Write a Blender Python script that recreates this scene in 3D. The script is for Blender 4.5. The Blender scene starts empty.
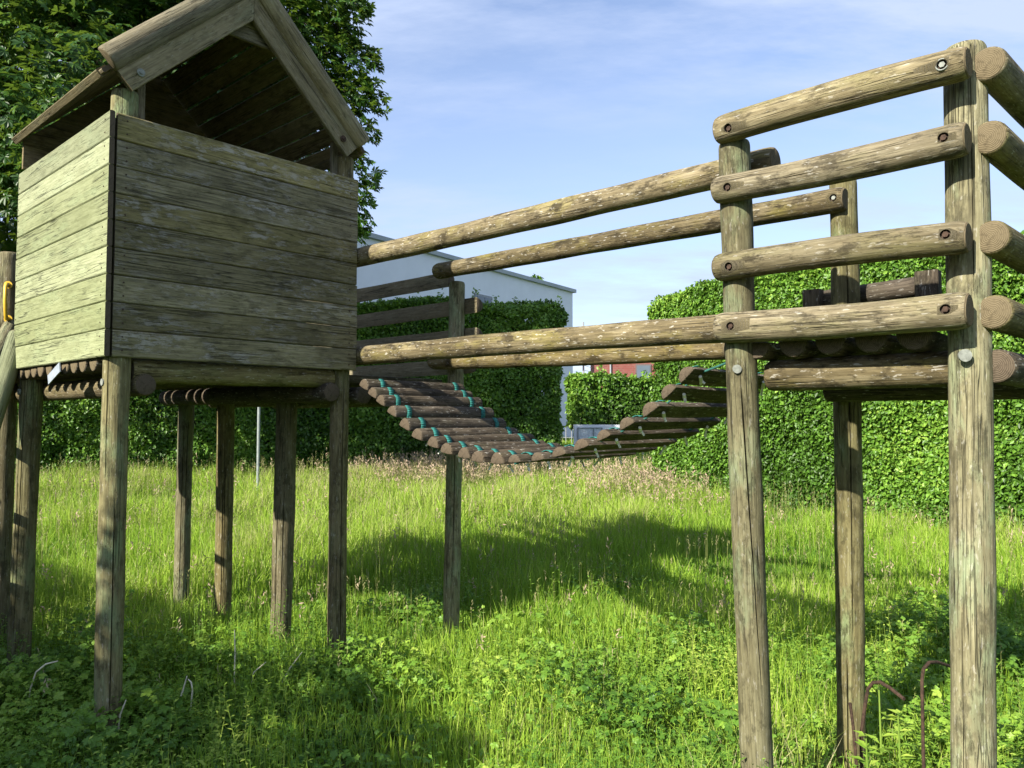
import bpy, math, random
import numpy as np
rng = np.random.default_rng(7)
random.seed(7)
scene = bpy.context.scene
COL = scene.collection
# ------------------------------------------------------------------ camera frame
F = 765.0; TH = math.atan(36/765.0); H = 1.57
U = np.array([-.74030, .67227, 0.0]); V = np.array([.67227, .74030, 0.0]); Z = np.array([0, 0, 1.0])
O = np.array([0, 0, H])
def ray(x, y):
    a = (x-512)/F; b = (384-y)/F
    return np.array([a, math.cos(TH)-b*math.sin(TH), math.sin(TH)+b*math.cos(TH)])
def at(x, y, Y):
    d = ray(x, y); return O + d*(Y/d[1])
def on_v(x, y, v):
    d = ray(x, y); return O + d*(v/(d@V))
def P(u, v, z): return U*u + V*v + Z*z
def ground(X, Y):
    X = np.asarray(X, float); Y = np.asarray(Y, float)
    b = .03*np.sin(X*1.3+.5)*np.sin(Y*1.1) + .02*np.sin(X*2.9+Y*2.1)
    return -.09+.034*np.clip(Y-4.0, 0, 26) + b*np.clip(1-(np.abs(Y)-20)/20, 0, 1)
def snoise(X, Y, s, seed=0):
    r = np.random.default_rng(seed); out = np.zeros_like(np.asarray(X, float))
    for k in range(7):
        a = r.uniform(0, 6.283); q = s*r.uniform(.6, 1.9); p = r.uniform(0, 6.283)
        out += np.sin(q*(np.cos(a)*X+np.sin(a)*Y)+p)
    return out/7**.5/.75

# ------------------------------------------------------------------ materials
def new_mat(name):
    m = bpy.data.materials.new(name); m.use_nodes = True
    nt = m.node_tree; nt.nodes.clear()
    return m, nt
class N:
    def __init__(s, nt): s.nt = nt
    def n(s, t, **kw):
        nd = s.nt.nodes.new(t)
        for k, v in kw.items(): setattr(nd, k, v)
        return nd
    def put(s, sock, v):
        if isinstance(v, bpy.types.NodeSocket): s.nt.links.new(v, sock)
        else: sock.default_value = v
    def attr(s, name, vec=False):
        a = s.n('ShaderNodeAttribute', attribute_name=name)
        return a.outputs['Vector' if vec else 'Fac']
    def math(s, op, a, b=0.0, clamp=False):
        m = s.n('ShaderNodeMath', operation=op, use_clamp=clamp)
        s.put(m.inputs[0], a); s.put(m.inputs[1], b); return m.outputs[0]
    def vmul(s, a, v):
        m = s.n('ShaderNodeVectorMath', operation='MULTIPLY'); s.put(m.inputs[0], a); m.inputs[1].default_value = v
        return m.outputs[0]
    def noise(s, vec, scale=1.0, detail=4, rough=.55):
        t = s.n('ShaderNodeTexNoise'); s.put(t.inputs['Vector'], vec)
        t.inputs['Scale'].default_value = scale; t.inputs['Detail'].default_value = detail
        t.inputs['Roughness'].default_value = rough; return t.outputs['Fac']
    def ramp(s, fac, stops, interp='LINEAR'):
        r = s.n('ShaderNodeValToRGB'); r.color_ramp.interpolation = interp
        e = r.color_ramp.elements
        while len(e) < len(stops): e.new(.5)
        for el, (p, c) in zip(e, stops):
            el.position = p; el.color = c if len(c) == 4 else (*c, 1)
        s.put(r.inputs['Fac'], fac); return r.outputs['Color']
    def mrange(s, v, a, b, c=0.0, d=1.0):
        m = s.n('ShaderNodeMapRange'); s.put(m.inputs[0], v)
        for i, q in enumerate((a, b, c, d)): m.inputs[1+i].default_value = q
        return m.outputs[0]
    def mix(s, f, a, b, mode='MIX'):
        m = s.n('ShaderNodeMix', data_type='RGBA', blend_type=mode)
        s.put(m.inputs[0], f); s.put(m.inputs[6], a if isinstance(a, bpy.types.NodeSocket) else (*a, 1))
        s.put(m.inputs[7], b if isinstance(b, bpy.types.NodeSocket) else (*b, 1)); return m.outputs[2]
    def out(s, sh):
        o = s.n('ShaderNodeOutputMaterial'); s.nt.links.new(sh, o.inputs['Surface'])
    def bsdf(s, color, rough=.8, bump=None, bstr=.5, bdist=.01, spec=.25, metal=0.0):
        b = s.n('ShaderNodeBsdfPrincipled'); s.put(b.inputs['Base Color'], color if isinstance(color, bpy.types.NodeSocket) else (*color, 1))
        s.put(b.inputs['Roughness'], rough); b.inputs['Specular IOR Level'].default_value = spec; b.inputs['Metallic'].default_value = metal
        if bump is not None:
            k = s.n('ShaderNodeBump'); k.inputs['Strength'].default_value = bstr; k.inputs['Distance'].default_value = bdist
            s.put(k.inputs['Height'], bump); s.nt.links.new(k.outputs[0], b.inputs['Normal'])
        return b.outputs[0]

def wood(name, dark, mid, light, green=(.16, .18, .07), g_amt=.35, stain=.5, lichen=.3, flake=0.0, seed=0.0, knots=.5, fibre=1.0):
    m, nt = new_mat(name); k = N(nt)
    g = k.attr('gco', True); rn = k.attr('rnd')
    off = k.n('ShaderNodeCombineXYZ'); k.put(off.inputs[0], k.math('MULTIPLY', rn, 37.0)); k.put(off.inputs[1], k.math('MULTIPLY', rn, 11.0)); off.inputs[2].default_value = seed
    ad = k.n('ShaderNodeVectorMath', operation='ADD'); k.put(ad.inputs[0], g); k.put(ad.inputs[1], off.outputs[0]); g = ad.outputs[0]
    grain = k.noise(k.vmul(g, (3.4, 46, 46)), 1, 7, .66); speck = k.noise(k.vmul(g, (13, 60, 60)), 1, 6, .68); blot = k.noise(k.vmul(g, (6, 15, 15)), 1, 5, .62)
    patch = k.noise(k.vmul(g, (1.6, 5, 5)), 1, 4, .6)
    patch2 = k.noise(k.vmul(g, (3.1, 9, 9)), 1, 5, .62)
    fib = k.noise(k.vmul(g, (5, 150, 150)), 1, 3, .6)
    fleck = k.noise(k.vmul(g, (24, 85, 85)), 1, 4, .65)
    c = k.ramp(k.math('ADD', k.math('ADD', k.math('MULTIPLY', grain, .34), k.math('MULTIPLY', patch, .26)), k.math('ADD', k.math('MULTIPLY', speck, .2), k.math('MULTIPLY', blot, .2))), [(.36, dark), (.49, mid), (.66, light)])
    c = k.mix(k.math('MULTIPLY', k.mrange(fib, .35, .7), .6*fibre), c, dark)
    c = k.mix(k.math('MULTIPLY', k.mrange(patch2, .5, .68), g_amt), c, green)
    dk = tuple(x*.30 for x in mid)
    st = k.noise(k.vmul(g, (4.5, 9, 9)), 1.7, 8, .72)
    c = k.mix(k.math('MULTIPLY', k.mrange(st, .52, .61), stain), c, dk)
    c = k.mix(k.math('MULTIPLY', k.mrange(fleck, .60, .65), lichen), c, (.50, .48, .42))
    hgt = k.math('ADD', k.math('MULTIPLY', grain, .8), k.math('MULTIPLY', fib, .5))
    if flake > 0:
        fl = k.noise(k.vmul(g, (11, 30, 30)), 1, 7, .72)
        area = k.mrange(k.noise(k.vmul(g, (2.0, 4, 4)), 1.3, 3, .5), .42, .62)
        fm = k.math('MULTIPLY', k.mrange(fl, .50, .58), area)
        c = k.mix(k.math('MULTIPLY', fm, flake), c, (.30, .28, .24)); hgt = k.math('ADD', hgt, k.math('MULTIPLY', fm, .5))
    pit = k.noise(k.vmul(g, (14, 130, 130)), 1, 4, .7)
    pm = k.math('MULTIPLY', k.mrange(pit, .56, .64), k.mrange(patch2, .38, .55))
    c = k.mix(k.math('MULTIPLY', pm, .62*fibre), c, tuple(x*.25 for x in mid)); hgt = k.math('SUBTRACT', hgt, k.math('MULTIPLY', pm, .5))
    # drying checks: thin long dark lines
    ck = k.noise(k.vmul(g, (1.1, 42, 42)), 1, 2, .5)
    line = k.mrange(k.math('ABSOLUTE', k.math('SUBTRACT', ck, .5)), 0.0, .022, 1, 0)
    line = k.math('MULTIPLY', line, k.mrange(k.noise(k.vmul(g, (1.7, 6, 6)), 1.1, 2), .46, .54))
    c = k.mix(k.math('MULTIPLY', line, .8), c, tuple(x*.14 for x in mid))
    hgt = k.math('SUBTRACT', hgt, k.math('MULTIPLY', line, 1.2))
    if knots > 0:
        vo = k.n('ShaderNodeTexVoronoi'); k.put(vo.inputs['Vector'], k.vmul(g, (1.5, 5, 5))); vo.inputs['Scale'].default_value = 1.0
        kn = k.mrange(vo.outputs['Distance'], .06, .13, 1, 0)
        c = k.mix(k.math('MULTIPLY', kn, knots), c, tuple(x*.45 for x in mid))
    hs = k.n('ShaderNodeHueSaturation'); k.put(hs.inputs['Color'], c); k.put(hs.inputs['Value'], k.mrange(rn, 0, 1, .78, 1.2)); k.put(hs.inputs['Saturation'], k.mrange(k.math('FRACT', k.math('MULTIPLY', rn, 7.3)), 0, 1, .85, 1.12))
    k.out(k.bsdf(hs.outputs[0], .85, hgt, .75, .006, .2)); return m

def endgrain(name, a, b):
    m, nt = new_mat(name); k = N(nt)
    g = k.vmul(k.attr('gco', True), (0, 1, 1)); rn = k.attr('rnd')
    w = k.noise(k.vmul(k.attr('gco', True), (1, 12, 12)), 1, 3)
    ln = k.n('ShaderNodeVectorMath', operation='LENGTH'); k.put(ln.inputs[0], g)
    r = k.math('ADD', k.math('MULTIPLY', ln.outputs[1], 1100.0), k.math('MULTIPLY', w, 22.0))
    s = k.math('SINE', r)
    c = k.mix(k.mrange(s, -1, 1), a, b)
    n2 = k.noise(k.vmul(k.attr('gco', True), (1, 60, 60)), 1, 5, .7)
    c = k.mix(k.math('MULTIPLY', k.mrange(n2, .5, .7), .6), c, tuple(x*.35 for x in a))
    k.out(k.bsdf(c, .9, k.math('ADD', s, n2), .4, .002, .1)); return m

def plain(name, col, rough=.6, metal=0.0, var=.2, scale=20, spec=.4, bstr=.15):
    m, nt = new_mat(name); k = N(nt)
    tc = k.n('ShaderNodeTexCoord').outputs['Object']
    n = k.noise(tc, scale, 5, .6)
    c = k.mix(k.mrange(n, .35, .7), tuple(x*(1-var) for x in col), tuple(min(1, x*(1+var)) for x in col))
    k.out(k.bsdf(c, rough, n, bstr, .004, spec, metal)); return m

def leafmat(name, stops, transl=.35, rough=.45, core=None):
    m, nt = new_mat(name); k = N(nt)
    rn = k.attr('rnd')
    c = k.ramp(rn, stops)
    p = k.n('ShaderNodeBsdfPrincipled'); k.put(p.inputs['Base Color'], c); p.inputs['Roughness'].default_value = rough
    p.inputs['Specular IOR Level'].default_value = .35
    t = k.n('ShaderNodeBsdfTranslucent'); k.put(t.inputs['Color'], k.mix(.5, c, (.22, .32, .03)))
    mx = k.n('ShaderNodeMixShader'); mx.inputs[0].default_value = transl
    nt.links.new(p.outputs[0], mx.inputs[1]); nt.links.new(t.outputs[0], mx.inputs[2])
    k.out(mx.outputs[0]); return m

M = {}
M['log'] = wood('log_weathered', (0.05718, 0.04749, 0.02752), (0.1726, 0.1422, 0.08149), (0.3236, 0.2847, 0.1826), green=(.16, .16, .05), g_amt=.35, stain=.85, lichen=.35, seed=1)
M['post'] = wood('log_post', (0.06627, 0.05559, 0.02862), (0.1874, 0.1707, 0.08538), (0.3271, 0.3113, 0.18), green=(.19, .25, .13), g_amt=.75, stain=.7, lichen=.25, seed=4)
M['oldpost'] = wood('log_post_old', (0.06607, 0.05382, 0.02868), (0.1739, 0.1478, 0.07487), (0.3051, 0.2759, 0.1555), green=(.115, .13, .06), g_amt=.5, stain=.7, lichen=.35, seed=14)
M['rail'] = wood('log_rail_mossy', (0.04753, 0.03782, 0.0198), (0.1501, 0.1185, 0.05876), (0.326, 0.276, 0.1645), green=(.19, .165, .03), g_amt=.6, stain=.95, lichen=.55, seed=7)
M['slat'] = wood('slat_dark', (.035, .027, .018), (.095, .075, .052), (.19, .155, .11), green=(.075, .075, .035), g_amt=.3, stain=.8, lichen=.5, seed=9, knots=.1)
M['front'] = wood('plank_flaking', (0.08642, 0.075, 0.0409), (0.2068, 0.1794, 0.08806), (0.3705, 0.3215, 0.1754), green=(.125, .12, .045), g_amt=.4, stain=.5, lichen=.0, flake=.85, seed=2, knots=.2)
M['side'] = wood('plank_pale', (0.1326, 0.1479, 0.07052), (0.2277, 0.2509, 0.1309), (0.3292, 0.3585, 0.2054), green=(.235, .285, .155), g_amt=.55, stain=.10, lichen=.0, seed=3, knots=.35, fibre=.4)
M['gable'] = wood('gable_board_wood', (0.09702, 0.0792, 0.044), (0.1994, 0.1705, 0.099), (0.2965, 0.2585, 0.165), green=(.17, .185, .115), g_amt=.4, stain=.35, lichen=.15, seed=5, knots=.4)
M['roof'] = wood('roof_board_wood', (0.1, 0.0775, 0.045), (0.2375, 0.1875, 0.1125), (0.375, 0.3063, 0.1938), green=(.10, .11, .05), g_amt=.3, stain=.6, lichen=.2, seed=6)
M['end'] = endgrain('end_grain', (.115, .092, .055), (.16, .13, .08))
M['enddark'] = endgrain('end_grain_old', (.07, .055, .038), (.12, .095, .068))
M['rust'] = plain('rusty_steel', (.06, .036, .024), .85, .3, .5, 60)
M['zinc'] = plain('galvanised_steel', (.20, .215, .19), .75, 0, .3, 60)
M['hole'] = plain('bore_wood', (.05, .035, .025), .95)
M['teal'] = plain('teal_rope', (.02, .16, .14), .7, 0, .35, 60)
M['tealdk'] = plain('weathered_rope', (.02, .10, .085), .85, 0, .35, 60)
M['whiterope'] = plain('white_cord', (.8, .78, .72), .8, 0, .2, 50)
M['yellow'] = plain('yellow_plastic', (.62, .40, .03), .45, 0, .1, 20)
M['sheet'] = plain('pale_plastic', (.27, .31, .35), .35, 0, .15, 30)

# ------------------------------------------------------------------ mesh builder
class MB:
    def __init__(s): s.v = []; s.f = []; s.mi = []; s.g = []; s.r = []
    def loft(s, A, B, sec, e2=(0, 0, 1), nr=14, bend=None, ends=True, cap_round=0.0, rnd=None, mit0=None, mit1=None, wob=0.0, drift=0.0, depthf=None, endmat=1):
        """sweep a closed section [(y,z)] from A to B; e2 gives the section's z axis"""
        A = np.array(A, float); B = np.array(B, float); L = np.linalg.norm(B-A); d = (B-A)/L
        e2 = np.array(e2, float); e2 = e2-d*(e2@d); e2 /= np.linalg.norm(e2); e1 = np.cross(e2, d)
        rnd = random.random() if rnd is None else rnd
        sec = np.array(sec, float); n = len(sec); base = len(s.v)
        ts = list(np.linspace(0, 1, nr)); sc = [1.0]*nr
        if cap_round > 0:
            c = cap_round/L
            inner = [t for t in ts if 3*c < t < 1-3*c]
            ts = [0, .25*c, c, 2.2*c]+inner+[1-2.2*c, 1-c, 1-.25*c, 1]
            sc = [.80, .90, .97, 1.0]+[1.0]*len(inner)+[1.0, .97, .90, .80]
        ph = np.random.default_rng(int(rnd*1e6)).uniform(0, 6.28, 6)
        rings = []
        for i, (t, q) in enumerate(zip(ts, sc)):
            ctr = A+d*(t*L)
            if bend is not None: ctr = ctr + np.array(bend)*math.sin(math.pi*t)
            ring = []
            a = drift*t
            for j, (y, z) in enumerate(sec):
                k = q*(1+wob*(.6*math.sin(5.1*t*L+ph[0])+.5*math.sin(11*t*L+ph[1]+y*30)+.4*math.sin(3*math.atan2(z, y)+2.3*t*L+ph[2])))
                if depthf is not None: k *= depthf(j, t)
                yy, zz = y*k, z*k
                if a: yy, zz = yy*math.cos(a)-zz*math.sin(a), yy*math.sin(a)+zz*math.cos(a)
                p = ctr+e1*yy+e2*zz
                if i == 0 and mit0 is not None: p = p+d*((mit0[1]-p@mit0[0])/(d@mit0[0]))
                if mit1 is not None:
                    sl = (mit1[1]-p@mit1[0])/(d@mit1[0])
                    if i == len(ts)-1 or sl < .002*(len(ts)-1-i): p = p+d*(sl-.002*(len(ts)-1-i))
                ring.append(len(s.v)); s.v.append(p); s.g.append((t*L, yy, zz)); s.r.append(rnd)
            rings.append(ring)
        for i in range(len(rings)-1):
            r0, r1 = rings[i], rings[i+1]
            for j in range(n):
                k = (j+1) % n
                s.f.append((r0[j], r0[k], r1[k], r1[j])); s.mi.append(endmat if cap_round > 0 and (i == 0 or i == len(rings)-2) else 0)
        if ends:
            # separate copies for the end faces so the grain stays local
            for ring, t, flip in ((rings[0], 0, False), (rings[-1], L, True)):
                c = len(s.v); pts = np.array([s.v[q] for q in ring]); s.v.append(pts.mean(0)); gg = np.array([s.g[q] for q in ring])
                s.g.append(tuple(gg.mean(0))); s.r.append(rnd)
                for j in range(n):
                    k = (j+1) % n
                    s.f.append((c, ring[j], ring[k]) if flip else (c, ring[k], ring[j])); s.mi.append(endmat)
        return rings
    def log(s, A, B, r, cracks=(), nseg=26, rnd=None, wob=.02, drift=0.0, cap=.012, bend=None, nr=None, flat=0.0, e2=None):
        A = np.array(A, float); B = np.array(B, float); L = np.linalg.norm(B-A)
        nr = nr or max(6, int(L/.07))
        ang = list(np.linspace(0, 2*math.pi, nseg, endpoint=False)); role = {}
        for (th, t0, t1, dep, hw) in cracks:
            th %= 2*math.pi
            ang = [a for a in ang if abs((a-th+math.pi) % (2*math.pi)-math.pi) > .13]
            ang += [th-hw, th, th+hw]
        ang = sorted(a % (2*math.pi) for a in ang)
        sec = [(r*math.cos(a), r*math.sin(a)) for a in ang]
        cr = {}
        for (th, t0, t1, dep, hw) in cracks:
            j = min(range(len(ang)), key=lambda q: abs((ang[q]-th+math.pi) % (2*math.pi)-math.pi)); cr[j] = (t0, t1, dep/r)
        def dep(j, t):
            if j in cr:
                t0, t1, dd = cr[j]
                if t0 < t < t1:
                    x = (t-t0)/(t1-t0); return 1-dd*min(1, 5*x, 5*(1-x))
            return 1.0
        if e2 is None:
            d = (B-A)/L; e2 = Z if abs(d[2]) < .8 else -U
        return s.loft(A, B, sec, e2, nr, bend, True, cap, rnd, wob=wob, drift=drift, depthf=dep if cracks else None)
    def half(s, A, B, r, up=(0, 0, 1), rnd=None, wob=.025, nr=8, cap=.006, h=None, mit0=None, mit1=None):
        h = h or r; sec = [(r*math.cos(a), h*math.sin(a)) for a in np.linspace(0, math.pi, 11)]
        sec += [(-r*.5, -.004), (0, -.004), (r*.5, -.004)]
        sec = [(y, z-.4*h) for y, z in sec]
        return s.loft(A, B, sec, up, nr, None, True, cap, rnd, mit0, mit1, wob)
    def plank(s, A, B, w, th, e2=(0, 0, 1), rnd=None, ch=.004, nr=6, mit0=None, mit1=None, bend=None, wob=.0):
        a, b = th/2, w/2
        sec = [(-a+ch, -b), (a-ch, -b), (a, -b+ch), (a, 0), (a, b-ch), (a-ch, b), (-a+ch, b), (-a, b-ch), (-a, 0), (-a, -b+ch)]
        return s.loft(A, B, sec, e2, nr, bend, True, 0, rnd, mit0, mit1, wob)
    def tube(s, pts, r, n=8, rnd=None):
        pts = [np.array(p, float) for p in pts]; rnd = random.random() if rnd is None else rnd
        rr = r if hasattr(r, '__len__') else [r]*len(pts); rings = []; L = 0; prev = None
        for i, p in enumerate(pts):
            d = pts[min(i+1, len(pts)-1)]-pts[max(i-1, 0)]; d = d/(np.linalg.norm(d)+1e-9)
            if prev is None:
                h = Z if abs(d[2]) < .9 else np.array([1., 0, 0])
            else: h = prev
            e1 = h-d*(h@d); e1 /= np.linalg.norm(e1); prev = e1; e2 = np.cross(d, e1)
            if i: L += np.linalg.norm(p-pts[i-1])
            ring = []
            for a in np.linspace(0, 2*math.pi, n, endpoint=False):
                q = e1*math.cos(a)*rr[i]+e2*math.sin(a)*rr[i]; ring.append(len(s.v)); s.v.append(p+q); s.g.append((L, math.cos(a)*rr[i], math.sin(a)*rr[i])); s.r.append(rnd)
            rings.append(ring)
        for i in range(len(rings)-1):
            for j in range(n):
                k = (j+1) % n; s.f.append((rings[i][j], rings[i][k], rings[i+1][k], rings[i+1][j])); s.mi.append(0)
        s.f.append(tuple(reversed(rings[0]))); s.mi.append(0); s.f.append(tuple(rings[-1])); s.mi.append(0)
    def disc(s, c, nrm, r, th, n=18, bev=.25):
        nrm = np.array(nrm, float)/np.linalg.norm(nrm); c = np.array(c, float)
        s.loft(c-nrm*th*.5, c+nrm*th*.5, [(r*math.cos(a), r*math.sin(a)) for a in np.linspace(0, 2*math.pi, n, endpoint=False)], Z if abs(nrm[2]) < .9 else U, 3, endmat=0)
    def box(s, lo, hi, ax=(np.array([1., 0, 0]), np.array([0, 1., 0]), Z)):
        b = len(s.v); rn = random.random()
        for i in (0, 1):
            for j in (0, 1):
                for k in (0, 1):
                    p = ax[0]*(hi if i else lo)[0]+ax[1]*(hi if j else lo)[1]+ax[2]*(hi if k else lo)[2]
                    s.v.append(p); s.g.append(tuple(((hi if i else lo)[0], (hi if j else lo)[1], (hi if k else lo)[2]))); s.r.append(rn)
        for q in ((0, 1, 3, 2), (4, 6, 7, 5), (0, 4, 5, 1), (2, 3, 7, 6), (0, 2, 6, 4), (1, 5, 7, 3)):
            s.f.append(tuple(b+i for i in q)); s.mi.append(0)
    def quad(s, pts):
        b = len(s.v)
        for p in pts: s.v.append(np.array(p, float)); s.g.append(tuple(p)); s.r.append(.5)
        s.f.append(tuple(range(b, b+len(pts)))); s.mi.append(0)
    def build(s, name, mats, parent=None, smooth=True, loc=None):
        base = np.array(loc if loc is not None else (ORIG[parent.name] if parent is not None else (0, 0, 0)), float)
        me = bpy.data.meshes.new(name)
        me.from_pydata([tuple(np.array(p)-base) for p in s.v], [], s.f)
        for m in (mats if isinstance(mats, (list, tuple)) else [mats]): me.materials.append(m)
        if len(me.materials) > 1: me.polygons.foreach_set('material_index', s.mi)
        a = me.attributes.new('gco', 'FLOAT_VECTOR', 'POINT'); a.data.foreach_set('vector', np.array(s.g, np.float32).ravel())
        a = me.attributes.new('rnd', 'FLOAT', 'POINT'); a.data.foreach_set('value', np.array(s.r, np.float32))
        me.update()
        if smooth:
            me.polygons.foreach_set('use_smooth', [True]*len(me.polygons))
            try: me.set_sharp_from_angle(angle=math.radians(38))
            except Exception: pass
        o = bpy.data.objects.new(name, me); COL.objects.link(o)
        if parent is not None: o.parent = parent; ORIG[o.name] = ORIG[parent.name]
        else: o.location = tuple(base); ORIG[o.name] = base
        return o
ORIG = {}
def tag(o, label=None, cat=None, group=None, kind=None):
    if label: o['label'] = label
    if cat: o['category'] = cat
    if group: o['group'] = group
    if kind: o['kind'] = kind
    return o
def thing(name, label, cat, loc, group=None):
    o = bpy.data.objects.new(name, None); COL.objects.link(o); o.location = tuple(loc); ORIG[o.name] = np.array(loc, float)
    o.empty_display_size = .2
    return tag(o, label, cat, group)
def bore(o, cuts):
    """cut round bolt recesses; cuts = [(centre, axis, radius, depth)] in world space"""
    b = MB()
    for c, ax, r, dep in cuts:
        ax = np.array(ax)/np.linalg.norm(ax)
        b.loft(np.array(c)-ax*dep, np.array(c)+ax*.06, [(r*math.cos(a), r*math.sin(a)) for a in np.linspace(0, 6.2832, 16, endpoint=False)], Z, 2, endmat=0)
    cu = b.build('cutter', M['hole'], None, False)
    loc = o.parent.location if o.parent else o.location
    bpy.context.view_layer.update()
    mo = o.modifiers.new('b', 'BOOLEAN'); mo.operation = 'DIFFERENCE'; mo.object = cu; mo.solver = 'EXACT'
    try: mo.material_mode = 'TRANSFER'
    except Exception: pass
    dg = bpy.context.evaluated_depsgraph_get(); dg.update()
    me = bpy.data.meshes.new_from_object(o.evaluated_get(dg))
    o.modifiers.clear(); o.data = me
    bpy.data.objects.remove(cu)

def add_log(name, A, B, r, parent, mat='log', cracks=(), end='end', **kw):
    b = MB(); b.log(A, B, r, cracks, **kw); return b.build(name, [M[mat], M[end]], parent)
POST_FEET = []
def post(parent, xt, yt, xb, yb, Y, r, mat='post', cracks=None, drift=0.0, name='post'):
    T = at(xt, yt, Y); Bm = at(xb, yb, Y)
    d = (Bm-T)/(T[2]-Bm[2]); g = float(ground(Bm[0], Bm[1]))-.35
    Bt = T+d*(T[2]-g)
    POST_FEET.append((Bt[0], Bt[1]))
    if cracks is None: cracks = [(random.uniform(0, 6.28), random.uniform(.05, .3), random.uniform(.6, .95), .025, .055) for _ in range(1)]+[(random.uniform(.3, 1.3), random.uniform(.1, .4), random.uniform(.6, .9), .022, .05)]
    # angle 0 of a post points along e1; e2 = -U
    return add_log(name, Bt, T, r, parent, mat, cracks, drift=drift, wob=.03, bend=(random.uniform(-.01, .01), random.uniform(-.01, .01), 0), nr=int((T[2]-g)/.05))
def bolt(parent, c, nrm, r=.011, mat='rust'):
    b = MB(); nrm = np.array(nrm)
    b.loft(np.array(c)-nrm*.01, np.array(c)+nrm*.006, [(r*math.cos(a), r*math.sin(a)) for a in np.linspace(0, 6.2832, 6, endpoint=False)], Z, 2, endmat=0)
    return b.build('bolt', M[mat], parent, False)

# ================================================================== PLAY TOWER
tower = thing('play_tower', 'wooden playhouse on tall log stilts with a steep gable roof and board walls', 'play tower', P(4.9, 2.25, 0))
cam_az = math.atan2(-1, 0)
post(tower, 125.5, 92, 108, 722, 4.0, .066, cracks=[(1.35, .12, .42, .024, .05), (.6, .45, .7, .02, .045)])
post(tower, 345, 158, 337, 640, 5.05, .060, 'oldpost', cracks=[(1.35, .05, .62, .026, .06)])
post(tower, 42, 150, 20, 632, 4.95, .066)
post(tower, 187, 396, 182, 585, 6.55, .063)
post(tower, 226, 396, 222.5, 600, 6.1, .066, 'oldpost')
post(tower, 287, 396, 281, 615, 5.5, .074, 'oldpost')
post(tower, 457, 282, 451, 605, 5.72, .060)
gp = post(tower, 10, 253, -1, 540, 5.35, .072, 'oldpost')
# yellow grab handle
b = MB(); c0 = at(8.5, 285, 5.26); c1 = at(8.5, 319, 5.26); fw = np.array([.25, -.97, 0])
b.tube([c0, c0+fw*.035, c0+fw*.05-Z*.02, (c0+c1)/2+fw*.06, c1+fw*.05+Z*.02, c1+fw*.035, c1], [.016, .014, .012, .012, .012, .014, .016], 10)
b.disc(c0+fw*.004, fw, .026, .012); b.disc(c1+fw*.004, fw, .026, .012)
tag(b.build('grab_handle', M['yellow'], gp), 'yellow plastic grab handle')
VC = 2.240; SL = math.radians(43.9); AP = 4.150
# wall panels
b = MB(); z0, z1 = 1.893, 3.167; n = 9; st = (z1-z0)/n
for i in range(n):
    zc = z0+st*(i+.5)
    b.plank(P(4.148+random.uniform(-.003, .003), 1.512, zc), P(4.148+random.uniform(-.003, .003), 3.028+random.uniform(-.004, .004), zc), st-.003, .026, Z, rnd=random.random(), wob=.004, nr=16, ch=.0055)
def nails(b, f):
    k0 = len(b.mi)
    for i in range(9):
        for q in (-.035, .035): f(b, z0+st*(i+.5)+q)
    for q in range(k0, len(b.mi)): b.mi[q] = 2
nails(b, lambda b, z: [b.disc(P(4.134, vv, z), -U, .0045, .003, 8) for vv in (1.56, 2.97)])
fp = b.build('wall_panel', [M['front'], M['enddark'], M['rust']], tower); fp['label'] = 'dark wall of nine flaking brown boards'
b = MB(); n = 9
for i in range(n):
    zc = z0+st*(i+.5)
    b.plank(P(4.128, 1.484, zc), P(5.655+random.uniform(-.006, .006), 1.484, zc), st-.003, .026, Z, rnd=random.random(), wob=.007, nr=12, ch=.005)
nails(b, lambda b, z: [b.disc(P(uu, 1.470, z), -V, .004, .003, 8) for uu in (4.19, 5.63)])
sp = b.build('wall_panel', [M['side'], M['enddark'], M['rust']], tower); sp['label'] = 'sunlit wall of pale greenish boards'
b = MB()
for i in range(n):
    zc = z0+st*(i+.5)
    b.plank(P(5.675, 1.5, zc), P(5.675, 3.03, zc), st-.007, .026, Z)
zr = AP-.045-(VC-1.46)*math.tan(SL)
poly = [(1.46, 3.17), (3.02, 3.17), (3.02, zr), (VC, AP-.045), (1.46, zr)]
k0 = len(b.v)
for uu in (5.53, 5.555):
    for v_, z_ in poly: b.v.append(P(uu, v_, z_)); b.g.append((v_, z_, uu)); b.r.append(.4)
b.f.append(tuple(k0+q for q in range(5))); b.mi.append(0); b.f.append(tuple(k0+5+q for q in reversed(range(5)))); b.mi.append(0)
for q in range(5): b.f.append((k0+q, k0+(q+1) % 5, k0+5+(q+1) % 5, k0+5+q)); b.mi.append(0)
b.build('wall_panel', [M['roof'], M['enddark']], tower)
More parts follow.
